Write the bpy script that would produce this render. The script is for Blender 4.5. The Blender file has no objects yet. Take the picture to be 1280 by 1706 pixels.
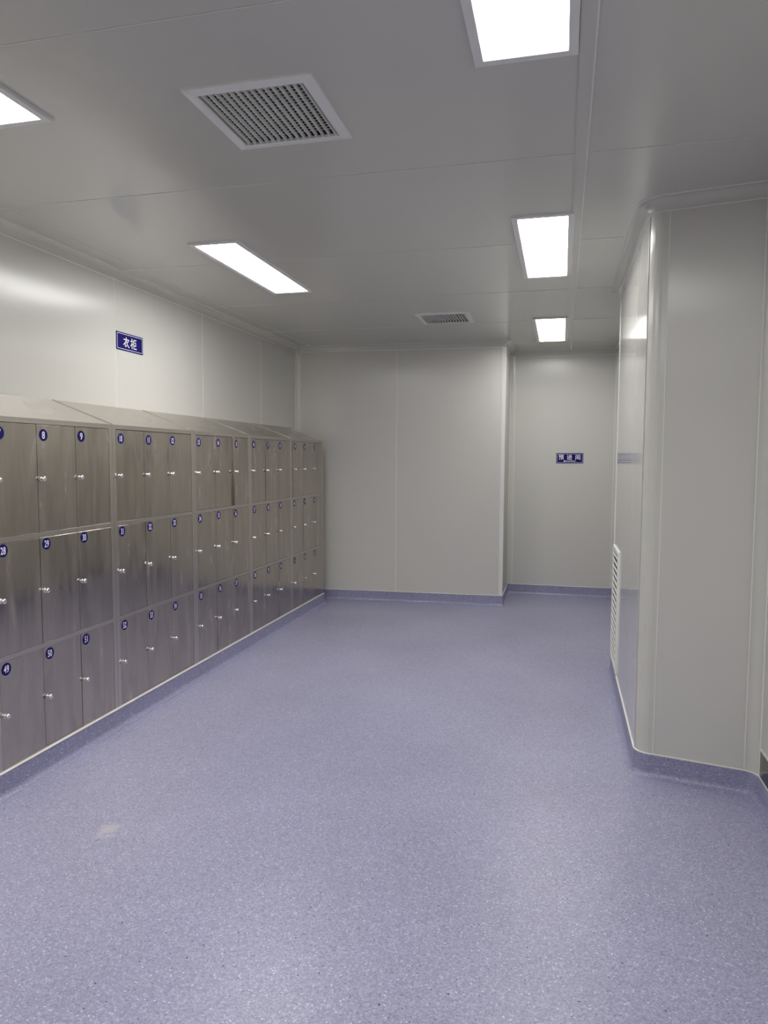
import bpy, bmesh, math, random
from mathutils import Vector, Matrix

random.seed(7)
SC = bpy.context.scene
COL = SC.collection

# ------------------------------------------------------------------ camera
F_PX, YAW, PITCH, ROLL = 1195.1, 0.2426, -0.0741, 0.0037
EYE = 1.5
cam_d = bpy.data.cameras.new('camera')
cam_d.sensor_fit = 'HORIZONTAL'
cam_d.sensor_width = 36.0
cam_d.lens = F_PX / 1280 * 36.0
cam_d.clip_start = 0.02
cam = bpy.data.objects.new('camera', cam_d)
COL.objects.link(cam)
_cy, _sy, _cp, _sp = math.cos(YAW), math.sin(YAW), math.cos(PITCH), math.sin(PITCH)
_f = Vector((-_sy * _cp, _cy * _cp, _sp))
_r = Vector((_cy, _sy, 0))
_u = _r.cross(_f)
_r2 = math.cos(ROLL) * _r + math.sin(ROLL) * _u
_u2 = -math.sin(ROLL) * _r + math.cos(ROLL) * _u
cam.matrix_world = Matrix(((_r2.x, _u2.x, -_f.x, 0), (_r2.y, _u2.y, -_f.y, 0), (_r2.z, _u2.z, -_f.z, EYE), (0, 0, 0, 1)))
SC.camera = cam

# ------------------------------------------------------------------ world, exposure
w = bpy.data.worlds.new('world')
SC.world = w
w.use_nodes = True
w.node_tree.nodes['Background'].inputs[0].default_value = (0.9, 0.95, 1, 1)
w.node_tree.nodes['Background'].inputs[1].default_value = 0.0
SC.view_settings.view_transform = 'Standard'
SC.view_settings.look = 'None'
SC.view_settings.gamma = 1
SC.view_settings.exposure = 1.17
SC.view_settings.use_curve_mapping = False
PANEL_EMIT = 9.6             # strength of the LED panels, right-hand row
PANEL_EMIT_LEFT = 13.0       # left-hand row
PANEL_COL = (1.0, 0.99, 0.97)
try:
    SC.cycles.use_denoising = True
    SC.cycles.max_bounces = 14
    SC.cycles.diffuse_bounces = 8
    SC.cycles.glossy_bounces = 8
    SC.cycles.sample_clamp_indirect = 6
    SC.cycles.blur_glossy = 0.3
except Exception:
    pass

# ------------------------------------------------------------------ dimensions (metres)
H = 2.67
XW = -2.747          # left wall
XR = -0.569          # corner where the back wall steps back
YL, YR = 7.225, 7.333  # back wall, left and right end
Y2 = 8.082           # recess back wall
XE2 = 0.585          # recess right wall
XP, YP, YP2 = 0.369, 3.53, 5.27   # projecting wall on the right
XQ = 0.878           # near right wall
YF = -2.9            # wall behind the camera
XL = -2.374          # locker fronts
TB = 0.105           # height of the coved skirting
Y0, UW = 3.444, 0.8854
LY1 = Y0 + 4 * UW + 0.008
ZT, ZW = 1.676, 1.8185

# ------------------------------------------------------------------ materials
def mat(name):
    m = bpy.data.materials.new(name)
    m.use_nodes = True
    nt = m.node_tree
    return m, nt, nt.nodes['Principled BSDF']

def N(nt, t, **kw):
    n = nt.nodes.new(t)
    for k, v in kw.items():
        setattr(n, k, v)
    return n

def plain(name, col, rough=0.5, metal=0.0, **kw):
    m, nt, b = mat(name)
    b.inputs['Base Color'].default_value = (*col, 1)
    b.inputs['Roughness'].default_value = rough
    b.inputs['Metallic'].default_value = metal
    # a little procedural variation of the gloss
    tc = N(nt, 'ShaderNodeTexCoord')
    no = N(nt, 'ShaderNodeTexNoise')
    no.inputs['Scale'].default_value = 2
    mr = N(nt, 'ShaderNodeMapRange')
    mr.inputs['To Min'].default_value = max(0.02, rough - 0.01)
    mr.inputs['To Max'].default_value = rough + 0.01
    nt.links.new(tc.outputs['Object'], no.inputs['Vector'])
    nt.links.new(no.outputs['Fac'], mr.inputs['Value'])
    nt.links.new(mr.outputs[0], b.inputs['Roughness'])
    return m

def panel_material(name, col, rough, aniso, wavy=0.02, spec=0.5):
    """painted steel sandwich panel: semi gloss, smeared reflections, slightly wavy sheet"""
    m, nt, b = mat(name)
    b.inputs['Base Color'].default_value = (*col, 1)
    b.inputs['Roughness'].default_value = rough
    b.inputs['Specular IOR Level'].default_value = spec
    b.inputs['Anisotropic'].default_value = aniso
    if aniso > 0:
        tg = N(nt, 'ShaderNodeTangent', direction_type='RADIAL', axis='Z')
        nt.links.new(tg.outputs[0], b.inputs['Tangent'])
    tc = N(nt, 'ShaderNodeTexCoord')
    no = N(nt, 'ShaderNodeTexNoise')
    no.inputs['Scale'].default_value = 1.7
    no.inputs['Detail'].default_value = 2
    bu = N(nt, 'ShaderNodeBump')
    bu.inputs['Strength'].default_value = wavy
    bu.inputs['Distance'].default_value = 0.05
    nt.links.new(tc.outputs['Object'], no.inputs['Vector'])
    nt.links.new(no.outputs['Fac'], bu.inputs['Height'])
    nt.links.new(bu.outputs[0], b.inputs['Normal'])
    return m

M_WALL = panel_material('painted_wall_panel', (0.55, 0.542, 0.507), 0.27, 0.80)
M_WALLG = panel_material('glossier_wall_panel', (0.55, 0.542, 0.507), 0.08, 0.7, 0.01, 0.8)
M_CEIL = panel_material('painted_ceiling_panel', (0.55, 0.55, 0.497), 0.17, 0.0, 0.02, 0.9)
M_COVE = panel_material('white_aluminium_profile', (0.55, 0.545, 0.50), 0.20, 0.0, 0.0)
M_SEAL = plain('white_sealant', (0.72, 0.71, 0.68), 0.45)
M_JOINT = plain('grey_joint_sealant', (0.56, 0.56, 0.53), 0.4)
M_LINE = plain('pale_trim_bead', (0.68, 0.67, 0.65), 0.4)
M_FRAME = plain('white_powder_coat', (0.72, 0.715, 0.69), 0.42)
M_DUCT = plain('grey_duct_sheet', (0.03, 0.03, 0.03), 0.8)
M_DARK = plain('dark_void', (0.02, 0.02, 0.02), 0.8)
M_BLUE = plain('navy_print', (0.007, 0.003, 0.11), 0.5)
M_BLUE.node_tree.nodes['Principled BSDF'].inputs['Specular IOR Level'].default_value = 0.15
M_WHITEP = plain('white_print', (0.85, 0.85, 0.9), 0.45)
M_CHROME = plain('polished_chrome', (0.83, 0.82, 0.80), 0.12, 1.0)
M_BLADE = plain('grey_vent_blade', (0.78, 0.79, 0.76), 0.4)

def floor_material(name, tone, blue):
    m, nt, b = mat(name)
    L = nt.links
    tc = N(nt, 'ShaderNodeTexCoord')
    # fine granules: cells of three sizes
    def cells(scale, stops):
        v = N(nt, 'ShaderNodeTexVoronoi')
        v.inputs['Scale'].default_value = scale
        L.new(tc.outputs['Object'], v.inputs['Vector'])
        sep = N(nt, 'ShaderNodeSeparateColor')
        L.new(v.outputs['Color'], sep.inputs[0])
        r = N(nt, 'ShaderNodeValToRGB')
        r.color_ramp.interpolation = 'CONSTANT'
        e = r.color_ramp.elements
        e[0].position, e[0].color = stops[0][0], (*stops[0][1], 1)
        e[1].position, e[1].color = stops[1][0], (*stops[1][1], 1)
        for p, c in stops[2:]:
            k = e.new(p); k.color = (*c, 1)
        L.new(sep.outputs[0], r.inputs[0])
        return v, r
    A, B, C_, D = (0.275, 0.272, 0.375), (0.325, 0.322, 0.435), (0.40, 0.40, 0.51), (0.235, 0.233, 0.33)
    A, B, C_, D = [(c[0] * tone, c[1] * tone, c[2] * tone * blue) for c in (A, B, C_, D)]
    v1, r1 = cells(215, [(0, D), (0.14, A), (0.50, B), (0.90, C_)])
    v2, r2 = cells(140, [(0, (0.16, 0.16, 0.24)), (0.03, (0, 0, 0)), (0.955, (0.56, 0.56, 0.70))])
    # big sparse chips: use their colour only when the cell is a chip and near the centre
    sep = N(nt, 'ShaderNodeSeparateColor')
    L.new(v2.outputs['Color'], sep.inputs[0])
    hi = N(nt, 'ShaderNodeMath', operation='GREATER_THAN'); hi.inputs[1].default_value = 0.955
    lo = N(nt, 'ShaderNodeMath', operation='LESS_THAN'); lo.inputs[1].default_value = 0.03
    L.new(sep.outputs[0], hi.inputs[0]); L.new(sep.outputs[0], lo.inputs[0])
    orr = N(nt, 'ShaderNodeMath', operation='MAXIMUM')
    L.new(hi.outputs[0], orr.inputs[0]); L.new(lo.outputs[0], orr.inputs[1])
    near = N(nt, 'ShaderNodeMath', operation='LESS_THAN'); near.inputs[1].default_value = 0.40
    L.new(v2.outputs['Distance'], near.inputs[0])
    an = N(nt, 'ShaderNodeMath', operation='MULTIPLY')
    L.new(orr.outputs[0], an.inputs[0]); L.new(near.outputs[0], an.inputs[1])
    mix = N(nt, 'ShaderNodeMix', data_type='RGBA')
    L.new(an.outputs[0], mix.inputs[0]); L.new(r1.outputs[0], mix.inputs[6]); L.new(r2.outputs[0], mix.inputs[7])
    # traffic wear: cloudy lighter / darker areas of its own shape
    wn = N(nt, 'ShaderNodeTexNoise'); wn.inputs['Scale'].default_value = 1.3; wn.inputs['Detail'].default_value = 5
    L.new(tc.outputs['Object'], wn.inputs['Vector'])
    wr = N(nt, 'ShaderNodeMapRange'); wr.inputs['From Min'].default_value = 0.3; wr.inputs['From Max'].default_value = 0.7
    wr.inputs['To Min'].default_value = 0.93; wr.inputs['To Max'].default_value = 1.07
    L.new(wn.outputs['Fac'], wr.inputs['Value'])
    sc = N(nt, 'ShaderNodeVectorMath', operation='SCALE')
    L.new(mix.outputs[2], sc.inputs[0]); L.new(wr.outputs[0], sc.inputs['Scale'])
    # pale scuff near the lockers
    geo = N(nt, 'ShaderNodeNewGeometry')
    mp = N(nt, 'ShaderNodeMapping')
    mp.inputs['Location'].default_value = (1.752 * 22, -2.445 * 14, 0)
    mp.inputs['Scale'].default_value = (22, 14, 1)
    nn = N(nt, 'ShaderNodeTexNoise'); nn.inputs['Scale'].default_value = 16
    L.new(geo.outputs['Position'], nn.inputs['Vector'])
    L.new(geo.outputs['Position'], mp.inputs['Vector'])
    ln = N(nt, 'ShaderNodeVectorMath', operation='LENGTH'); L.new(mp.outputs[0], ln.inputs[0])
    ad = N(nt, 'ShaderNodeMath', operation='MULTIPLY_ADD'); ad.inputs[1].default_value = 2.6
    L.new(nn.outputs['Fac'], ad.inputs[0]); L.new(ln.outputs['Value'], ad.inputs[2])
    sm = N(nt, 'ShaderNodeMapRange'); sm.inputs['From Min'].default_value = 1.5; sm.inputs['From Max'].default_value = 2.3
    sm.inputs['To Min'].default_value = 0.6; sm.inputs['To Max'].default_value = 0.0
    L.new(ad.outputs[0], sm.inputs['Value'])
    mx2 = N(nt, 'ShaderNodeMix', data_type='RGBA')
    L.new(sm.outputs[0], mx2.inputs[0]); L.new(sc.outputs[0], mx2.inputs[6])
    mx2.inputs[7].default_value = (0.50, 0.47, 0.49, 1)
    L.new(mx2.outputs[2], b.inputs['Base Color'])
    b.inputs['Roughness'].default_value = 0.35
    b.inputs['Specular IOR Level'].default_value = 0.45
    bn = N(nt, 'ShaderNodeTexNoise'); bn.inputs['Scale'].default_value = 260
    L.new(tc.outputs['Object'], bn.inputs['Vector'])
    bu = N(nt, 'ShaderNodeBump'); bu.inputs['Strength'].default_value = 0.12; bu.inputs['Distance'].default_value = 0.002
    L.new(bn.outputs['Fac'], bu.inputs['Height']); L.new(bu.outputs[0], b.inputs['Normal'])
    return m
M_FLOOR = floor_material('speckled_blue_vinyl', 1.0, 1.03)
M_SKIRT = floor_material('shaded_floor_vinyl', 0.84, 1.1)  # floor vinyl toned darker and bluer: the skirting's shade put into its colour


def steel_material(name, col, rough, wave, var):
    """brushed stainless sheet: vertical grain, oil-canned sheet, hand smears"""
    m, nt, b = mat(name)
    L = nt.links
    b.inputs['Metallic'].default_value = 1.0
    geo = N(nt, 'ShaderNodeNewGeometry')
    mp = N(nt, 'ShaderNodeMapping'); mp.inputs['Scale'].default_value = (1, 6, 1.2)
    L.new(geo.outputs['Position'], mp.inputs['Vector'])
    sm = N(nt, 'ShaderNodeTexNoise'); sm.inputs['Scale'].default_value = 1.6; sm.inputs['Detail'].default_value = 4
    sm.inputs['Distortion'].default_value = 1.2
    L.new(mp.outputs[0], sm.inputs['Vector'])
    rr = N(nt, 'ShaderNodeMapRange'); rr.inputs['From Min'].default_value = 0.3; rr.inputs['From Max'].default_value = 0.7
    rr.inputs['To Min'].default_value = rough - 0.12 * var; rr.inputs['To Max'].default_value = rough + 0.16 * var
    L.new(sm.outputs['Fac'], rr.inputs['Value']); L.new(rr.outputs[0], b.inputs['Roughness'])
    cr = N(nt, 'ShaderNodeMapRange', data_type='FLOAT')
    cr.inputs['From Min'].default_value = 0.25; cr.inputs['From Max'].default_value = 0.75
    cr.inputs['To Min'].default_value = 1 - 0.2 * var; cr.inputs['To Max'].default_value = 1 + 0.2 * var
    L.new(sm.outputs['Fac'], cr.inputs['Value'])
    sc = N(nt, 'ShaderNodeVectorMath', operation='SCALE'); sc.inputs[0].default_value = col
    L.new(cr.outputs[0], sc.inputs['Scale']); L.new(sc.outputs[0], b.inputs['Base Color'])
    # oil-canning
    mp2 = N(nt, 'ShaderNodeMapping'); mp2.inputs['Scale'].default_value = (1, 5.5, 1.8)
    L.new(geo.outputs['Position'], mp2.inputs['Vector'])
    wn = N(nt, 'ShaderNodeTexNoise'); wn.inputs['Scale'].default_value = 1.5; wn.inputs['Detail'].default_value = 2
    L.new(mp2.outputs[0], wn.inputs['Vector'])
    # fine vertical grain
    mp3 = N(nt, 'ShaderNodeMapping'); mp3.inputs['Scale'].default_value = (1, 60, 1.2)
    L.new(geo.outputs['Position'], mp3.inputs['Vector'])
    gn = N(nt, 'ShaderNodeTexNoise'); gn.inputs['Scale'].default_value = 1
    L.new(mp3.outputs[0], gn.inputs['Vector'])
    b1 = N(nt, 'ShaderNodeBump'); b1.inputs['Strength'].default_value = wave; b1.inputs['Distance'].default_value = 0.05
    L.new(wn.outputs['Fac'], b1.inputs['Height'])
    if wave > 0:
        L.new(b1.outputs[0], b.inputs['Normal'])
    gr = N(nt, 'ShaderNodeMapRange'); gr.inputs['To Min'].default_value = 0.93; gr.inputs['To Max'].default_value = 1.07
    L.new(gn.outputs['Fac'], gr.inputs['Value'])
    sc2 = N(nt, 'ShaderNodeVectorMath', operation='SCALE'); L.new(sc.outputs[0], sc2.inputs[0]); L.new(gr.outputs[0], sc2.inputs['Scale'])
    if wave > 0:
        L.new(sc2.outputs[0], b.inputs['Base Color'])
    return m
M_STEEL = steel_material('brushed_stainless', (0.50, 0.457, 0.405), 0.17, 0.04, 0.8)
M_STEELF = plain('stainless_frame', (0.60, 0.558, 0.51), 0.27, 1.0)
M_STEELD = steel_material('dark_stainless', (0.17, 0.17, 0.155), 0.16, 0.05, 0.5)

M_LED, _nt, _b = mat('led_diffuser')
_b.inputs['Base Color'].default_value = (0.9, 0.9, 0.9, 1)
_b.inputs['Emission Color'].default_value = (*PANEL_COL, 1)
_b.inputs['Emission Strength'].default_value = PANEL_EMIT
M_LED2 = M_LED.copy(); M_LED2.name = 'led_diffuser_left_row'
M_LED2.node_tree.nodes['Principled BSDF'].inputs['Emission Strength'].default_value = PANEL_EMIT_LEFT

# ------------------------------------------------------------------ mesh helpers
def bx(bm, x0, y0, z0, x1, y1, z1, mi=0, bevel=0.0):
    vs = [bm.verts.new(p) for p in ((x0, y0, z0), (x1, y0, z0), (x1, y1, z0), (x0, y1, z0),
                                    (x0, y0, z1), (x1, y0, z1), (x1, y1, z1), (x0, y1, z1))]
    fs = []
    for q in ((0, 3, 2, 1), (4, 5, 6, 7), (0, 1, 5, 4), (1, 2, 6, 5), (2, 3, 7, 6), (3, 0, 4, 7)):
        f = bm.faces.new([vs[i] for i in q]); f.material_index = mi; fs.append(f)
    if bevel:
        es = list({e for f in fs for e in f.edges})
        bmesh.ops.bevel(bm, geom=es, offset=bevel, segments=2, affect='EDGES', profile=0.5, material=mi)
    return vs

def make(name, bm, mats, parent=None, loc=(0, 0, 0), smooth=False):
    me = bpy.data.meshes.new(name)
    bmesh.ops.recalc_face_normals(bm, faces=bm.faces)
    bm.to_mesh(me); bm.free()
    for m in (mats if isinstance(mats, (list, tuple)) else [mats]):
        me.materials.append(m)
    if smooth:
        for p in me.polygons:
            p.use_smooth = True
        try:
            me.set_sharp_from_angle(angle=math.radians(35))
        except Exception:
            pass
    o = bpy.data.objects.new(name, me)
    COL.objects.link(o)
    o.parent = parent
    o.location = loc
    return o

def struct(o):
    o['kind'] = 'structure'
    return o

def tag(o, label, cat, group=None):
    o['label'] = label
    o['category'] = cat
    if group:
        o['group'] = group
    return o

def empty(name, loc, label, cat, group=None, rotz=0):
    o = bpy.data.objects.new(name, None)
    o.empty_display_size = 0.1
    COL.objects.link(o)
    o.location = loc
    o.rotation_euler = (0, 0, rotz)
    return tag(o, label, cat, group)

def perp(a, b):
    """unit normal to the right of a->b (outwards, as the plan runs counter-clockwise)"""
    d = (b - a).normalized()
    return Vector((d.y, -d.x))

def offset_points(pts, d, closed):
    """mitred offset of a plan polyline; d > 0 is outwards (right of the run)"""
    n = len(pts)
    out = []
    for i in range(n):
        p = pts[i]
        if closed or 0 < i < n - 1:
            n1 = perp(pts[i - 1], p); n2 = perp(p, pts[(i + 1) % n])
            k = 1 + n1.dot(n2)
            out.append(p + (n1 + n2) * (d / max(k, 0.2)))
        elif i == 0:
            out.append(p + perp(p, pts[1]) * d)
        else:
            out.append(p + perp(pts[i - 1], p) * d)
    return out

# ------------------------------------------------------------------ plan of the room, counter-clockwise
def arc(c, r, a0, a1, n=8):
    return [Vector((c[0] + r * math.cos(math.radians(a0 + (a1 - a0) * i / n)),
                    c[1] + r * math.sin(math.radians(a0 + (a1 - a0) * i / n)))) for i in range(n + 1)]
V = Vector
RP = 0.075
seg = []   # list of (name, points): the wall from the previous run's end on
near_corner = V((XQ, 3.405))
p_front_r = V((XQ - 0.0, 3.425))
# front of the pillar is slightly out of square
def front_y(x):
    return 3.519 + (3.446 - 3.519) * (x - 0.445) / (0.828 - 0.445)
plan = []
names = []
def run(name, pts):
    for p in pts:
        plan.append(p); names.append(name)
run('right', [V((XQ, YF))])
cc = 0.05   # concave corner radius
fy = front_y(XQ)
run('pillar', [V((XQ, fy))])
# convex rounded corner between the pillar front and its left face
ca = (XP + RP, front_y(XP + RP) + RP)
corner = [V((XP + RP + 0.001, front_y(XP + RP + 0.001)))] + arc(ca, RP, 266, 180, 8)[1:]
run('corner', [corner[0]])
for p in corner[1:-1]:
    run('corner', [p])
run('side', [corner[-1]])
run('passage', [V((XP, YP2))])
run('recess_right', [V((XE2, YP2))])
run('recess', [V((XE2, Y2))])
run('recess_left', [V((XR, Y2))])
run('back', [V((XR, YR))])
run('left', [V((XW, YL))])
run('front', [V((XW, YF))])
NP = len(plan)
outer = offset_points(plan, 0.05, True)

WALLN = {'right': 'wall_right', 'pillar': 'wall_pillar_front', 'corner': 'wall_pillar_corner', 'side': 'wall_pillar_side',
         'passage': 'wall_passage', 'recess_right': 'wall_recess_right', 'recess': 'wall_recess_back',
         'recess_left': 'wall_recess_left', 'back': 'wall_back', 'left': 'wall_left', 'front': 'wall_front'}

def seam_at(bm, a, b, t, z0, z1, wdt=0.006, pro=0.0016, mi=1):
    """raised bead of sealant on the wall a->b, t metres from a"""
    d = (b - a).normalized(); n = -perp(a, b)
    p = a + d * (t - wdt / 2); q = a + d * (t + wdt / 2)
    o_ = n * pro; bk = n * -0.002
    pts = [p + bk, q + bk, q + o_, p + o_]
    lo = [bm.verts.new((v.x, v.y, z0)) for v in pts]
    hi = [bm.verts.new((v.x, v.y, z1)) for v in pts]
    for i in range(4):
        f = bm.faces.new((lo[i], lo[(i + 1) % 4], hi[(i + 1) % 4], hi[i])); f.material_index = mi
    for r_ in (lo[::-1], hi):
        f = bm.faces.new(r_); f.material_index = mi

groups = {}
for i in range(NP):
    groups.setdefault(names[i], []).append(i)
SEAMS = {
    'left': [YL - y for y in (6.297, 5.172, 4.037, 2.90, 1.77, 0.64, -0.49, -1.62)],
    'front': [1.1, 2.2],
    'right': [0.9, 2.03, 3.16, 4.29, 5.42],
    'pillar': [(XQ - 0.828) * 1.02, (XQ - 0.449) * 1.02],
    'back': [0.004, 0.033, (XR + 1.6715) * 1.001, 2.135],
    'recess': [0.045, XE2 - XR - 0.045],
    'recess_left': [0.70],
    'side': [YP2 - 3.6 - 0.045, YP2 - 3.6 - 0.004],
    'recess_right': [1.2],
}
for nm, idx in groups.items():
    bm = bmesh.new()
    for i in idx:
        j = (i + 1) % NP
        a, b, c, d = plan[i], plan[j], outer[j], outer[i]
        lo = [bm.verts.new((v.x, v.y, -0.02)) for v in (a, b, c, d)]
        hi = [bm.verts.new((v.x, v.y, H + 0.02)) for v in (a, b, c, d)]
        for k in range(4):
            bm.faces.new((lo[k], lo[(k + 1) % 4], hi[(k + 1) % 4], hi[k]))
        bm.faces.new(lo[::-1]); bm.faces.new(hi)
    bmesh.ops.remove_doubles(bm, verts=bm.verts, dist=1e-5)
    if nm != 'corner':
        for t in SEAMS.get(nm, []):
            seam_at(bm, plan[idx[0]], plan[(idx[0] + 1) % NP], t, TB - 0.005, H - 0.03,
                    0.0045 if nm in ('left', 'back') else 0.0035)
    struct(make(WALLN[nm], bm, [M_COVE if nm == 'corner' else (M_WALLG if nm == 'side' else M_WALL), M_SEAL], smooth=(nm == 'corner')))

# ------------------------------------------------------------------ floor and ceiling
bm = bmesh.new()
bx(bm, XW - 0.06, YF - 0.06, -0.06, XQ + 0.07, Y2 + 0.07, 0.0)
struct(make('floor', bm, M_FLOOR))
bm = bmesh.new()
VENTS = [(-1.205, 2.145, -0.765, 2.598), (-1.186, 5.775, -0.748, 6.228)]
VF = 0.040
_y = YF - 0.06
for (vx0, vy0, vx1, vy1) in VENTS:
    bx(bm, XW - 0.06, _y, H, XQ + 0.07, vy0 + VF, H + 0.05)
    bx(bm, XW - 0.06, vy0 + VF, H, vx0 + VF, vy1 - VF, H + 0.05)
    bx(bm, vx1 - VF, vy0 + VF, H, XQ + 0.07, vy1 - VF, H + 0.05)
    _y = vy1 - VF
bx(bm, XW - 0.06, _y, H, XQ + 0.07, Y2 + 0.07, H + 0.05)
# cross joints and the long joint by the left cove
for y in [1.811 + 1.128 * k for k in range(-4, 6)]:
    bx(bm, XW + 0.01, y - 0.0025, H - 0.0012, XQ - 0.01 if y < 3.3 else XP - 0.01, y + 0.0025, H + 0.002, 1)
bx(bm, -2.578, YF, H - 0.0012, -2.573, YL - 0.06, H + 0.002, 1)
struct(make('ceiling', bm, [M_CEIL, M_JOINT]))
# long flat cover strip running down the ceiling
bm = bmesh.new()
bx(bm, 0.0235, YF + 0.02, H - 0.006, 0.0655, Y2 - 0.04, H + 0.001, 0)
bx(bm, 0.0655, YF + 0.02, H - 0.0065, 0.0705, Y2 - 0.04, H + 0.001, 1)
struct(make('trim_1', bm, [M_CEIL, M_SEAL]))

# ------------------------------------------------------------------ sweeps: skirting cove and ceiling cove
def sweep(path, profile, k0, k1, closed, bm=None, mi=0, cap=True):
    """profile = list of (inset, z), inset measured into the room; spans path[k0..k1]"""
    own = bm or bmesh.new()
    n = len(path)
    lines = [offset_points(path, -d, closed) for d, z in profile]
    cols = []
    for i in range(k0, k1 + 1):
        cols.append([own.verts.new((lines[q][i % n].x, lines[q][i % n].y, profile[q][1])) for q in range(len(profile))])
    for a, b in zip(cols, cols[1:]):
        for q in range(len(profile)):
            r_ = (q + 1) % len(profile)
            f = own.faces.new((a[q], b[q], b[r_], a[r_])); f.material_index = mi
    if cap:
        f = own.faces.new(cols[0][::-1]); f.material_index = mi
        f = own.faces.new(cols[-1]); f.material_index = mi
    return own

rc = 0.030
prof_base = [(-0.004, -0.004), (0.006 + rc, -0.004), (0.006 + rc, 0.0006)]
for i in range(1, 8):
    a = math.radians(90 * i / 8)
    prof_base.append((0.006 + rc - rc * math.sin(a), 0.0006 + rc - rc * math.cos(a)))
prof_base += [(0.006, rc), (0.004, TB), (-0.004, TB)]
prof_bead = [(-0.004, TB), (0.006, TB), (0.006, TB + 0.0035), (0.001, TB + 0.005), (-0.004, TB + 0.005)]

# the skirting runs round the room but passes in front of the lockers and is rounded in the near corner
bp, bn = [], []
def brun(name, pts):
    for p in pts:
        bp.append(p); bn.append(name)
brun('right', [V((XQ, YF))])
rr_ = 0.075
cx_, cy_ = XQ - rr_, fy - rr_
con = arc((cx_, cy_ + 0.004), rr_, 0, 79, 8)
brun('right', con[:-1])
brun('pillar', [con[-1]])
brun('corner', corner[:-1])
brun('side', [corner[-1]])
brun('passage', [V((XP, YP2))])
brun('recess_right', [V((XE2, YP2))])
brun('recess_back', [V((XE2, Y2))])
brun('recess_left', [V((XR, Y2))])
yb = YR + (YL - YR) * (XR - XW - 0.0) / (XR - XW)
brun('back', [V((XR, YR))])
brun('left_rear', [V((XW, YL))])
brun('locker_end', [V((XW, LY1 + 0.002))])
brun('left', [V((XL + 0.004, LY1 + 0.002))])
brun('front', [V((XL + 0.004, YF))])
NB = len(bp)
ordr = []
for i, nme in enumerate(bn):
    if not ordr or ordr[-1][0] != nme:
        ordr.append([nme, i, i + 1])
    else:
        ordr[-1][2] = i + 1
for nme, k0, k1 in ordr:
    if nme in ('locker_end',):
        pass
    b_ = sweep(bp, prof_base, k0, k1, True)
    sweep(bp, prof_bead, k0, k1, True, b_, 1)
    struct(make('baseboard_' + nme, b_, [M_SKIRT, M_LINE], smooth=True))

# plinth that carries the lockers
bm = bmesh.new()
bx(bm, XW, YF, 0.0, XL, LY1 - 0.003, TB)
struct(make('trim_2', bm, M_STEELF))

# ceiling cove all round
rk = 0.048
prof_cove = [(-0.002, H + 0.002), (-0.002, H - rk - 0.006), (0.003, H - rk - 0.006)]
for i in range(0, 9):
    a = math.radians(90 * i / 8)
    prof_cove.append((0.003 + rk - rk * math.cos(a), H - rk - 0.003 + rk * math.sin(a)))
prof_cove += [(0.003 + rk + 0.004, H - 0.003), (0.003 + rk + 0.004, H + 0.002)]
prof_line = [(-0.001, H - rk - 0.010), (0.0045, H - rk - 0.010), (0.0045, H - rk - 0.0055), (-0.001, H - rk - 0.0055)]
prof_line2 = [(rk + 0.006, H - 0.0045), (rk + 0.011, H - 0.0045), (rk + 0.011, H + 0.001), (rk + 0.006, H + 0.001)]
tn = 3
for nm, idx in groups.items():
    b_ = sweep(plan, prof_cove, idx[0], idx[-1] + 1, True)
    sweep(plan, prof_line, idx[0], idx[-1] + 1, True, b_, 1)
    sweep(plan, prof_line2, idx[0], idx[-1] + 1, True, b_, 1)
    struct(make('trim_%d' % tn, b_, [M_COVE, M_SEAL], smooth=True))
    tn += 1

# upright coves in the inner corners and slim angle strips on the outer corners
def corner_cove(x, y, sx, sy, r, name):
    """quarter-round filler in an inner corner at (x, y); room lies towards (sx, sy)"""
    b_ = bmesh.new()
    pts = [(0, 0), (r + 0.004, 0), (r + 0.004, 0.003)]
    for i in range(0, 9):
        a = math.radians(90 * i / 8)
        pts.append((0.003 + r - r * math.sin(a), 0.003 + r - r * math.cos(a)))
    pts += [(0.003, r + 0.004), (0, r + 0.004)]
    lo = [b_.verts.new((x + sx * p, y + sy * q, TB)) for p, q in pts]
    hi = [b_.verts.new((x + sx * p, y + sy * q, H - 0.03)) for p, q in pts]
    n = len(pts)
    for k in range(n):
        b_.faces.new((lo[k], lo[(k + 1) % n], hi[(k + 1) % n], hi[k]))
    b_.faces.new(lo[::-1]); b_.faces.new(hi)
    for (u0, v0, u1, v1) in ((r + 0.002, -0.001, r + 0.007, 0.0045), (-0.001, r + 0.002, 0.0045, r + 0.007)):
        bx(b_, min(x + sx * u0, x + sx * u1), min(y + sy * v0, y + sy * v1), TB, max(x + sx * u0, x + sx * u1), max(y + sy * v0, y + sy * v1), H - 0.03, 1)
    struct(make(name, b_, [M_COVE, M_SEAL], smooth=True))
corner_cove(XW, YL, 1, -1, 0.045, 'trim_20')
corner_cove(XR, Y2, 1, -1, 0.045, 'trim_21')
corner_cove(XE2, Y2, -1, -1, 0.045, 'trim_22')
corner_cove(XQ, fy + 0.003, -1, -1, 0.048, 'trim_23')

def corner_angle(x, y, sx, sy, name, wdt=0.036, t=0.0025):
    """slim L profile wrapped round an outer corner; the wall lies towards (sx, sy)"""
    b_ = bmesh.new()
    xs = sorted((x - sx * t, x + sx * wdt)); ys = sorted((y - sy * t, y))
    bx(b_, xs[0], ys[0], TB + 0.008, xs[1], ys[1], H - 0.052)
    xs = sorted((x - sx * t, x)); ys = sorted((y, y + sy * wdt))
    bx(b_, xs[0], ys[0], TB + 0.008, xs[1], ys[1], H - 0.052)
    struct(make(name, b_, M_LINE))
corner_angle(XP, YP2, 1, -1, 'trim_24', 0.02)
corner_angle(XR, YR + 0.0, -1, 1, 'trim_25', 0.028)

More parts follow.
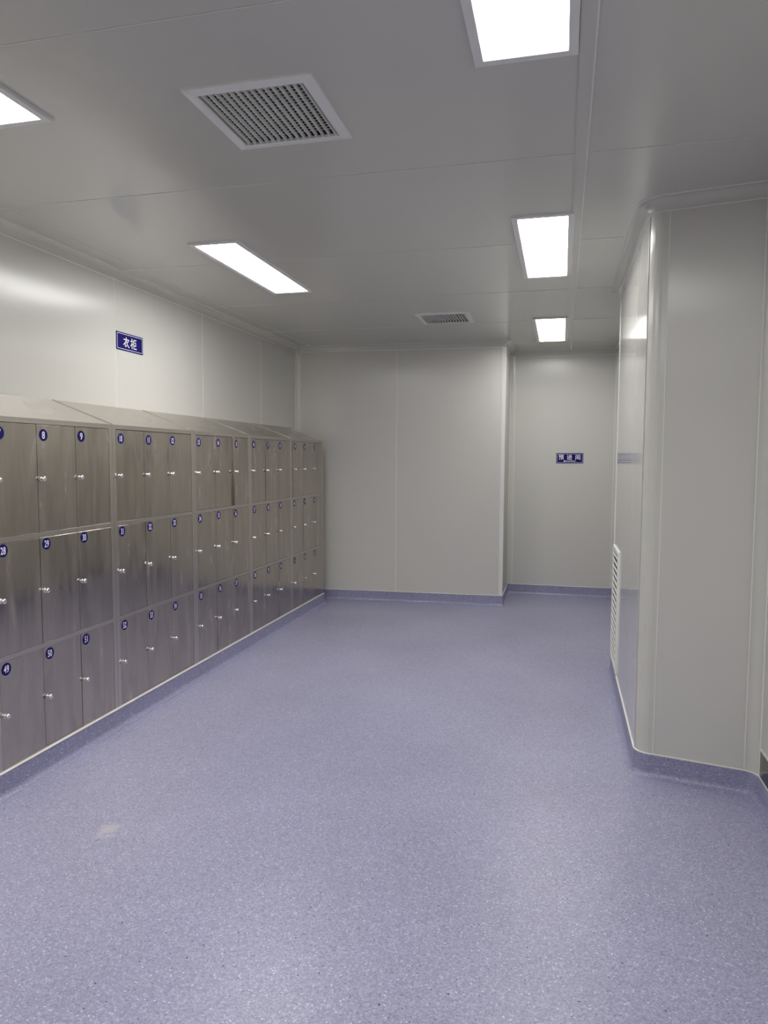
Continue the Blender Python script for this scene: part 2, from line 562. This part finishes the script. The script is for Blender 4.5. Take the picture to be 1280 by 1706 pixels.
# ------------------------------------------------------------------ LED ceiling panels
def light_panel(x0, y0, label):
    """x0,y0 = near-left corner of the visible diffuser"""
    DX, DY, FR = 0.236, 1.145, 0.031
    root = empty('ceiling_light', (x0 + DX / 2, y0 + DY / 2, H), label, 'ceiling light', 'flat panel lights in the ceiling')
    hx, hy = DX / 2, DY / 2
    b_ = bmesh.new()
    o_, i_ = [], []
    zf, zi = -0.011, -0.006
    rings = [(FR, 0.0), (FR - 0.001, zf), (0.003, zf), (0.0, zi)]
    vr = []
    for e, z in rings:
        vr.append([b_.verts.new(p) for p in ((-hx - e, -hy - e, z), (hx + e, -hy - e, z), (hx + e, hy + e, z), (-hx - e, hy + e, z))])
    for a, b in zip(vr, vr[1:]):
        for k in range(4):
            b_.faces.new((a[k], a[(k + 1) % 4], b[(k + 1) % 4], b[k]))
    make('frame', b_, M_FRAME, root)
    b_ = bmesh.new()
    bx(b_, -hx, -hy, zi, hx, hy, zi + 0.004)
    make('diffuser', b_, M_LED2 if x0 < -1 else M_LED, root)
    return root
light_panel(-1.981, 3.668, 'lit rectangular panel light left of the ceiling, beyond the large vent')
light_panel(-1.981 - 0.024, 1.052, 'lit panel light cut off at the left edge of the photo')
light_panel(-0.2345, 3.632, 'lit rectangular panel light, middle one of the right-hand row')
light_panel(-0.2375, 6.205, 'smallest lit panel light, farthest of the right-hand row, above the recess')
light_panel(-0.2455, 1.046, 'large lit panel light cut off by the top edge of the photo')
light_panel(-1.99, -1.55, 'lit panel light above and behind the camera, left row')
light_panel(-0.245, -1.55, 'lit panel light above and behind the camera, right row')

# ------------------------------------------------------------------ ceiling air grilles
def ceiling_vent(x0, y0, x1, y1, label):
    cx, cy, hx, hy = (x0 + x1) / 2, (y0 + y1) / 2, (x1 - x0) / 2, (y1 - y0) / 2
    root = empty('ceiling_vent', (cx, cy, H), label, 'vent', 'square air vents in the ceiling')
    fw = 0.040
    b_ = bmesh.new()
    rings = [(0, 0.0), (0.001, -0.007), (fw - 0.006, -0.013), (fw, -0.010), (fw, -0.001)]
    vr = []
    for e, z in rings:
        vr.append([b_.verts.new(p) for p in ((-hx + e, -hy + e, z), (hx - e, -hy + e, z), (hx - e, hy - e, z), (-hx + e, hy - e, z))])
    for a, b in zip(vr, vr[1:]):
        for k in range(4):
            b_.faces.new((a[k], a[(k + 1) % 4], b[(k + 1) % 4], b[k]))
    make('frame', b_, M_FRAME, root)
    ix, iy = hx - fw, hy - fw
    b_ = bmesh.new()
    # shallow dark duct box behind the blades
    e_ = 0.0004
    bx(b_, -ix + e_, -iy + e_, 0.046, ix - e_, iy - e_, 0.048)
    for (q0, q1, q2, q3) in ((-ix + e_, -iy + e_, -ix + 0.001, iy - e_), (ix - 0.001, -iy + e_, ix - e_, iy - e_),
                             (-ix + e_, -iy + e_, ix - e_, -iy + 0.001), (-ix + e_, iy - 0.001, ix - e_, iy - e_)):
        bx(b_, q0, q1, 0.0, q2, q3, 0.046)
    make('duct', b_, M_DUCT, root)
    # rear cross blades
    b_ = bmesh.new()
    n2 = 19
    for k in range(n2):
        y = -iy + (k + 0.5) * 2 * iy / n2
        bx(b_, -ix + 0.001, y - 0.0008, 0.012, ix - 0.001, y + 0.0008, 0.0145)
    make('cross_blades', b_, M_BLADE, root)
    n1 = 15
    proto = None
    for k in range(n1):
        x = -ix + (k + 0.55) * 2 * ix / n1
        if proto is None:
            b_ = bmesh.new()
            # thin curved blade, leaning towards +x at the top
            prof = [(0.0018, 0.0035), (0.0008, -0.002), (-0.0002, -0.0055), (-0.0012, -0.0105)]
            up = [(p + 0.0013, z + 0.0002) for p, z in prof]
            loop = prof + up[::-1]
            A = [b_.verts.new((p, -iy + 0.001, z)) for p, z in loop]
            B = [b_.verts.new((p, iy, z)) for p, z in loop]
            for q in range(len(loop)):
                b_.faces.new((A[q], A[(q + 1) % len(loop)], B[(q + 1) % len(loop)], B[q]))
            b_.faces.new(A[::-1]); b_.faces.new(B)
            proto = make('blade', b_, M_BLADE, root, (x, 0, 0))
        else:
            c = proto.copy(); COL.objects.link(c); c.parent = root; c.location = (x, 0, 0)
    return root
ceiling_vent(-1.205, 2.145, -0.765, 2.598, 'large square white air vent in the near ceiling with slanted grey blades')
ceiling_vent(-1.186, 5.775, -0.748, 6.228, 'small-looking far air vent in the ceiling near the back wall')

# ------------------------------------------------------------------ low return-air louvre on the right wall
root = empty('wall_vent', (XP, 5.0, 0.118), 'tall white louvred air vent low on the projecting right wall', 'vent')
vy0, vy1, vz0, vz1 = -0.235, 0.235, 0.0, 0.792
b_ = bmesh.new()
fr = 0.028
rings = [(0, 0.0), (0.002, -0.010), (fr - 0.003, -0.012), (fr, -0.008), (fr, -0.001)]
vr = []
for e, x in rings:
    vr.append([b_.verts.new(p) for p in ((x, vy0 + e, vz0 + e), (x, vy1 - e, vz0 + e), (x, vy1 - e, vz1 - e), (x, vy0 + e, vz1 - e))])
for a, b in zip(vr, vr[1:]):
    for k in range(4):
        b_.faces.new((a[k], a[(k + 1) % 4], b[(k + 1) % 4], b[k]))
make('frame', b_, M_FRAME, root)
b_ = bmesh.new(); bx(b_, -0.0015, vy0 + fr, vz0 + fr, -0.0003, vy1 - fr, vz1 - fr); make('backing', b_, M_DARK, root)
proto = None
ns = 17
for k in range(ns):
    z = vz0 + fr + (k + 0.5) * (vz1 - vz0 - 2 * fr) / ns
    if proto is None:
        b_ = bmesh.new()
        prof = [(-0.0055, 0.006), (-0.0105, -0.005), (-0.0116, -0.005), (-0.0116, -0.0065), (-0.0095, -0.0065), (-0.0045, 0.005)]
        A = [b_.verts.new((p, vy0 + fr, q)) for p, q in prof]
        B = [b_.verts.new((p, vy1 - fr, q)) for p, q in prof]
        n = len(prof)
        for q in range(n):
            b_.faces.new((A[q], A[(q + 1) % n], B[(q + 1) % n], B[q]))
        b_.faces.new(A[::-1]); b_.faces.new(B)
        proto = make('slat', b_, M_FRAME, root, (0, 0, z))
    else:
        c = proto.copy(); COL.objects.link(c); c.parent = root; c.location = (0, 0, z)

# ------------------------------------------------------------------ dark stainless plate on the near right wall
b_ = bmesh.new()
bx(b_, XQ - 0.004, 0.2, TB + 0.008, XQ - 0.0002, fy - 0.062, 0.228, 0)
kp = tag(make('kick_plate', b_, M_STEELD), 'dark stainless steel plate along the foot of the wall at the right edge', 'kick plate')
b_ = bmesh.new()
bx(b_, XQ - 0.006, 0.2, 0.228, XQ - 0.0002, fy - 0.062, 0.235, 0)
bd = make('edge_bead', b_, M_LINE, kp)

# ------------------------------------------------------------------ lettering helper (flat glyphs as mesh data)
def glyph_bm(bm, text, size, cx, cy, z, mi, bold=0.0, sx=1.0, spacing=1.0, tf=None):
    cu = bpy.data.curves.new('lettering', 'FONT')
    cu.body = text; cu.size = size; cu.align_x = 'CENTER'; cu.align_y = 'CENTER'
    cu.offset = bold; cu.space_character = spacing; cu.resolution_u = 3
    ob = bpy.data.objects.new('lettering', cu)
    COL.objects.link(ob)
    dg = bpy.context.evaluated_depsgraph_get()
    me = bpy.data.meshes.new_from_object(ob.evaluated_get(dg))
    bpy.data.objects.remove(ob); bpy.data.curves.remove(cu)
    if me.vertices:
        xs = [v.co.x for v in me.vertices]; ys = [v.co.y for v in me.vertices]
        mx, my = (min(xs) + max(xs)) / 2, (min(ys) + max(ys)) / 2
        vs = []
        for v in me.vertices:
            p = Vector(((v.co.x - mx) * sx + cx, v.co.y - my + cy, z))
            vs.append(bm.verts.new(tf @ p if tf else p))
        for p in me.polygons:
            try:
                f = bm.faces.new([vs[i] for i in p.vertices]); f.material_index = mi
            except ValueError:
                pass
    bpy.data.meshes.remove(me)

# stroke lettering: characters drawn from strokes in a unit square, as thick bars
def strokes(bm, segs, ox, oy, s, wd, tf, z=0.0, mi=0):
    for pl in segs:
        for (a, b) in zip(pl, pl[1:]):
            A = Vector((ox + a[0] * s, oy + a[1] * s)); B = Vector((ox + b[0] * s, oy + b[1] * s))
            d = (B - A).normalized(); n = Vector((-d.y, d.x)) * wd / 2; e = d * wd * 0.35
            q = [A - e - n, B + e - n, B + e + n, A - e + n]
            top = [bm.verts.new(tf @ Vector((p.x, p.y, z + 0.0008))) for p in q]
            bot = [bm.verts.new(tf @ Vector((p.x, p.y, z))) for p in q]
            f = bm.faces.new(top); f.material_index = mi
            for k in range(4):
                f = bm.faces.new((bot[k], bot[(k + 1) % 4], top[(k + 1) % 4], top[k])); f.material_index = mi

YI = [[(.5, 1.), (.5, .8)], [(.06, .78), (.94, .78)], [(.48, .76), (.34, .5), (.04, .24)], [(.34, .48), (.34, .06), (.56, .16)],
      [(.86, .64), (.6, .46)], [(.48, .74), (.6, .42), (.76, .2), (.98, .04)]]
GUI = [[(.02, .74), (.44, .74)], [(.23, 1.), (.23, 0.)], [(.22, .68), (.13, .44), (.02, .28)], [(.25, .62), (.42, .44)],
       [(.54, .92), (.97, .92)], [(.54, .93), (.54, .05)], [(.54, .05), (1., .05)], [(.56, .68), (.9, .68), (.9, .34), (.56, .34)]]
YU = [[(.05, .95), (.42, .95), (.26, .76)], [(.12, .84), (.28, .70)], [(.02, .62), (.46, .62), (.38, .48)], [(.25, .62), (.25, .06), (.14, .08)],
      [(.5, .93), (.98, .93)], [(.74, .92), (.68, .78)], [(.56, .76), (.56, .26)], [(.56, .76), (.92, .76), (.92, .26)],
      [(.74, .66), (.72, .32), (.5, .04)], [(.78, .22), (.96, .04)]]
JIN = [[(.08, .96), (.2, .82)], [(.02, .6), (.2, .6), (.2, .22), (.04, .08)], [(.2, .2), (.34, .06), (.98, .04)],
       [(.36, .76), (.94, .76)], [(.32, .48), (.98, .48)], [(.52, .98), (.52, .48), (.42, .2)], [(.78, .98), (.78, .16)]]
JIAN = [[(.1, .98), (.2, .86)], [(.08, .78), (.08, .0)], [(.32, .92), (.94, .92), (.94, .04), (.8, .04)],
        [(.32, .68), (.32, .2)], [(.32, .68), (.7, .68), (.7, .2), (.32, .2)], [(.32, .44), (.7, .44)]]

def wall_sign(name, origin, ux, wdt, hgt, label, chars, build):
    """origin: centre on the wall; ux: reading direction; sign faces into the room"""
    root = empty(name, origin, label, 'sign')
    uz = Vector((0, 0, 1)); nrm = Vector(ux).cross(uz)     # towards the room
    R = Matrix((Vector(ux), uz, nrm)).transposed().to_4x4()
    def plate(a, b, z0, z1, mi, bm):
        vs = [bm.verts.new(R @ Vector(p)) for p in ((-a, -b, z0), (a, -b, z0), (a, b, z0), (-a, b, z0), (-a, -b, z1), (a, -b, z1), (a, b, z1), (-a, b, z1))]
        for q in ((0, 3, 2, 1), (4, 5, 6, 7), (0, 1, 5, 4), (1, 2, 6, 5), (2, 3, 7, 6), (3, 0, 4, 7)):
            f = bm.faces.new([vs[i] for i in q]); f.material_index = mi
    b_ = bmesh.new(); plate(wdt / 2, hgt / 2, 0.0002, 0.0035, 0, b_); make('panel', b_, M_BLUE, root)
    # thin white key-line set in from the edge
    b_ = bmesh.new()
    a, b, t = wdt / 2 - 0.008, hgt / 2 - 0.008, 0.0024
    for (x0, y0, x1, y1) in ((-a, b - t, a, b), (-a, -b, a, -b + t), (-a, -b, -a + t, b), (a - t, -b, a, b)):
        vs = [b_.verts.new(R @ Vector(p)) for p in ((x0, y0, 0.0036), (x1, y0, 0.0036), (x1, y1, 0.0036), (x0, y1, 0.0036),
                                                  (x0, y0, 0.0042), (x1, y0, 0.0042), (x1, y1, 0.0042), (x0, y1, 0.0042))]
        for q in ((4, 5, 6, 7), (0, 1, 5, 4), (1, 2, 6, 5), (2, 3, 7, 6), (3, 0, 4, 7)):
            b_.faces.new([vs[i] for i in q])
    make('border', b_, M_WHITEP, root)
    b_ = bmesh.new(); build(b_, R); make('lettering', b_, M_WHITEP, root)
    return root

def sign1(bm, R):
    s = 0.062
    strokes(bm, YI, -0.073, -0.033, s, 0.0068, R, 0.0036)
    strokes(bm, GUI, 0.006, -0.033, s * 1.02, 0.0064, R, 0.0036)
wall_sign('locker_sign', (XW, 4.195, 2.2425), (0, 1, 0), 0.294, 0.113,
          'navy sign with two large white Chinese characters on the wall above the lockers', '', sign1)

def sign2(bm, R):
    s = 0.054
    for k, ch in enumerate((YU, JIN, JIAN)):
        strokes(bm, ch, -0.117 + k * 0.088, -0.016, s, 0.0054, R, 0.0036)
    # arrow pointing left
    strokes(bm, [[(0, 0), (1, 0)]], -0.055, -0.031, 0.115, 0.006, R, 0.0036)
    hd = [(-0.066, -0.031), (-0.048, -0.020), (-0.048, -0.042)]
    f = bm.faces.new([bm.verts.new(R @ Vector((x, y, 0.0044))) for x, y in hd])
wall_sign('direction_sign', (0.079, Y2, 1.513), (1, 0, 0), 0.285, 0.112,
          'small navy sign with three white Chinese characters and a left arrow on the recess wall', '', sign2)

# ------------------------------------------------------------------ lockers
ROWS = [(1.1495, 1.654), (0.6215, 1.1235), (0.118, 0.5965)]    # door openings, top row first
RAILS = [(1.656, ZT), (1.1245, 1.1485), (0.5975, 0.6205), (TB + 0.0005, 0.117)]
POST = 0.030
DW = (UW - 2 * POST) / 3

def lathe(bm, prof, axis_c, seg=16):
    """profile [(x, r)] turned about the x axis through axis_c"""
    rings = []
    for x, r in prof:
        rings.append([bm.verts.new((axis_c[0] + x, axis_c[1] + r * math.cos(2 * math.pi * k / seg), axis_c[2] + r * math.sin(2 * math.pi * k / seg))) for k in range(seg)])
    for a, b in zip(rings, rings[1:]):
        for k in range(seg):
            bm.faces.new((a[k], a[(k + 1) % seg], b[(k + 1) % seg], b[k]))
    bm.faces.new(rings[0][::-1]); bm.faces.new(rings[-1])

# meshes shared by every unit
b_ = bmesh.new()
D = XL - XW            # depth; unit space: x = 0 is the front plane, wall at -D
for (y0, y1) in ((0.0008, POST), (UW - POST, UW - 0.0008)):
    bx(b_, -0.020, y0, TB + 0.0005, 0.0, y1, ZT, 0, 0.0012)
for (z0, z1) in RAILS:
    bx(b_, -0.020, POST, z0, -0.0006, UW - POST, z1, 0, 0.0010)
bx(b_, -D + 0.002, 0.0008, TB + 0.0005, -0.0205, 0.012, ZT)
bx(b_, -D + 0.002, UW - 0.012, TB + 0.0005, -0.0205, UW - 0.0008, ZT)
bx(b_, -D + 0.002, 0.012, TB + 0.0005, -D + 0.006, UW - 0.012, ZT)
for z in (1.13, 0.605, TB + 0.004):
    bx(b_, -D + 0.006, 0.012, z, -0.021, UW - 0.012, z + 0.002)
for k in (1, 2):
    yk = POST + k * DW
    bx(b_, -D + 0.006, yk - 0.001, TB + 0.006, -0.022, yk + 0.001, ZT - 0.002, 1)
ME_BODY_BM = b_
body0 = make('body', b_, [M_STEELF, M_DARK])
b_ = bmesh.new()
y0, y1 = 0.0006, UW - 0.0006
# sloping dust top: thin folded sheet with end gussets and front lip
pts = [(0.003, ZT - 0.004), (0.003, ZT + 0.004), (-D + 0.002, ZW), (-D + 0.002, ZT - 0.004)]
for (a, b) in ((y0, y1),):
    A = [b_.verts.new((x, a, z)) for x, z in pts]; B = [b_.verts.new((x, b, z)) for x, z in pts]
    for k in range(4):
        b_.faces.new((A[k], A[(k + 1) % 4], B[(k + 1) % 4], B[k]))
    b_.faces.new(A[::-1]); b_.faces.new(B)
# folded seam ridges along both ends of the slope
for yy in (y0, y1 - 0.004):
    q = [(0.003, ZT + 0.004), (0.003, ZT + 0.0075), (-D + 0.002, ZW + 0.0035), (-D + 0.002, ZW)]
    A = [b_.verts.new((x, yy, z)) for x, z in q]; B = [b_.verts.new((x, yy + 0.004, z)) for x, z in q]
    for k in range(4):
        b_.faces.new((A[k], A[(k + 1) % 4], B[(k + 1) % 4], B[k]))
    b_.faces.new(A[::-1]); b_.faces.new(B)
top0 = make('sloping_top', b_, M_STEELF)

GAP = 0.0022
door_mesh = []
for (z0, z1) in ROWS:
    b_ = bmesh.new()
    # origin on the hinge edge (right-hand side, rear face)
    bx(b_, 0.0, -(DW - GAP), 0.0, 0.0175, 0.0, z1 - z0, 0, 0.0016)
    o = make('door', b_, M_STEEL)
    door_mesh.append(o.data)
    bpy.data.objects.remove(o)
b_ = bmesh.new()
lathe(b_, [(0.0, 0.0115), (0.002, 0.0115), (0.0035, 0.009), (0.004, 0.0065), (0.010, 0.006), (0.0108, 0.0078), (0.012, 0.0085)], (0, 0, 0))
# rounded turning knob
prof = []
for k in range(9):
    a = math.radians(-90 + 180 * k / 8)
    prof.append((0.0175 + 0.0055 * math.sin(a), 0.0070 + 0.0055 * math.cos(a)))
lathe(b_, [(0.012, 0.005)] + prof, (0, 0, 0))
o = make('lock_knob', b_, M_CHROME, smooth=True)
ME_KNOB = o.data
bpy.data.objects.remove(o)

TFB = Matrix(((0, 0, 1, 0), (1, 0, 0, 0), (0, 1, 0, 0), (0, 0, 0, 1)))   # (u, v, n) -> (n, u, v)
def badge_mesh(num):
    b_ = bmesh.new()
    seg_ = 28
    r = 0.0285
    back = [b_.verts.new((0.0, r * math.cos(2 * math.pi * k / seg_), r * math.sin(2 * math.pi * k / seg_))) for k in range(seg_)]
    frnt = [b_.verts.new((0.0007, r * math.cos(2 * math.pi * k / seg_), r * math.sin(2 * math.pi * k / seg_))) for k in range(seg_)]
    for k in range(seg_):
        b_.faces.new((back[k], back[(k + 1) % seg_], frnt[(k + 1) % seg_], frnt[k]))
    b_.faces.new(frnt)
    s = str(num)
    if len(s) == 1:
        glyph_bm(b_, s, 0.047, 0, 0, 0.0010, 1, 0.0009, 0.9, 1.0, TFB)
    else:
        glyph_bm(b_, s, 0.046, 0, 0, 0.0010, 1, 0.0008, 0.66, 1.04, TFB)
    me = bpy.data.meshes.new('number_badge')
    b_.normal_update()
    b_.to_mesh(me); b_.free()
    me.materials.append(M_BLUE); me.materials.append(M_WHITEP)
    return me

POS = {-2: 'just outside the left edge', -1: 'nearest, cut off by the left edge',
       0: 'second one in view from the left', 1: 'middle one of the visible row', 2: 'second from the far end',
       3: 'farthest one, by the back wall'}
AJAR = {15: 3.2, 19: 2.4}
for k in range(-2, 4):
    first = 10 + 3 * k
    lab = 'steel locker unit with top doors %d to %d, %s' % (first, first + 2, POS[k])
    root = empty('locker_unit', (XL, Y0 + k * UW, 0), lab, 'lockers', 'stainless steel locker units along the left wall')
    for src in (body0, top0):
        if k == -2:
            c = src
        else:
            c = src.copy(); COL.objects.link(c)
        c.parent = root
    for ri, (z0, z1) in enumerate(ROWS):
        for ci in range(3):
            num = first + 21 * ri + ci
            d = bpy.data.objects.new('door', door_mesh[ri]); COL.objects.link(d)
            d.parent = root
            jy = random.uniform(-0.0006, 0.0006)
            d.location = (-0.0185 + random.uniform(-0.0008, 0.0006), POST + (ci + 1) * DW - GAP / 2 + jy, z0)
            ang = AJAR.get(num, random.uniform(-0.05, 0.35))
            d.rotation_euler = (0, 0, math.radians(ang))   # free edge swings into the room
            n_ = bpy.data.objects.new('number_badge', badge_mesh(num)); COL.objects.link(n_)
            n_.parent = d
            off = 0.046 if ri == 0 else 0.033
            n_.location = (0.0176, -(DW - GAP) + 0.042 + random.uniform(-0.004, 0.004), z1 - z0 - off + random.uniform(-0.004, 0.003))
            kn = bpy.data.objects.new('lock_knob', ME_KNOB); COL.objects.link(kn)
            kn.parent = d
            kn.location = (0.0175, -(DW - GAP) + 0.021, (z1 - z0) * 0.5 - 0.002)
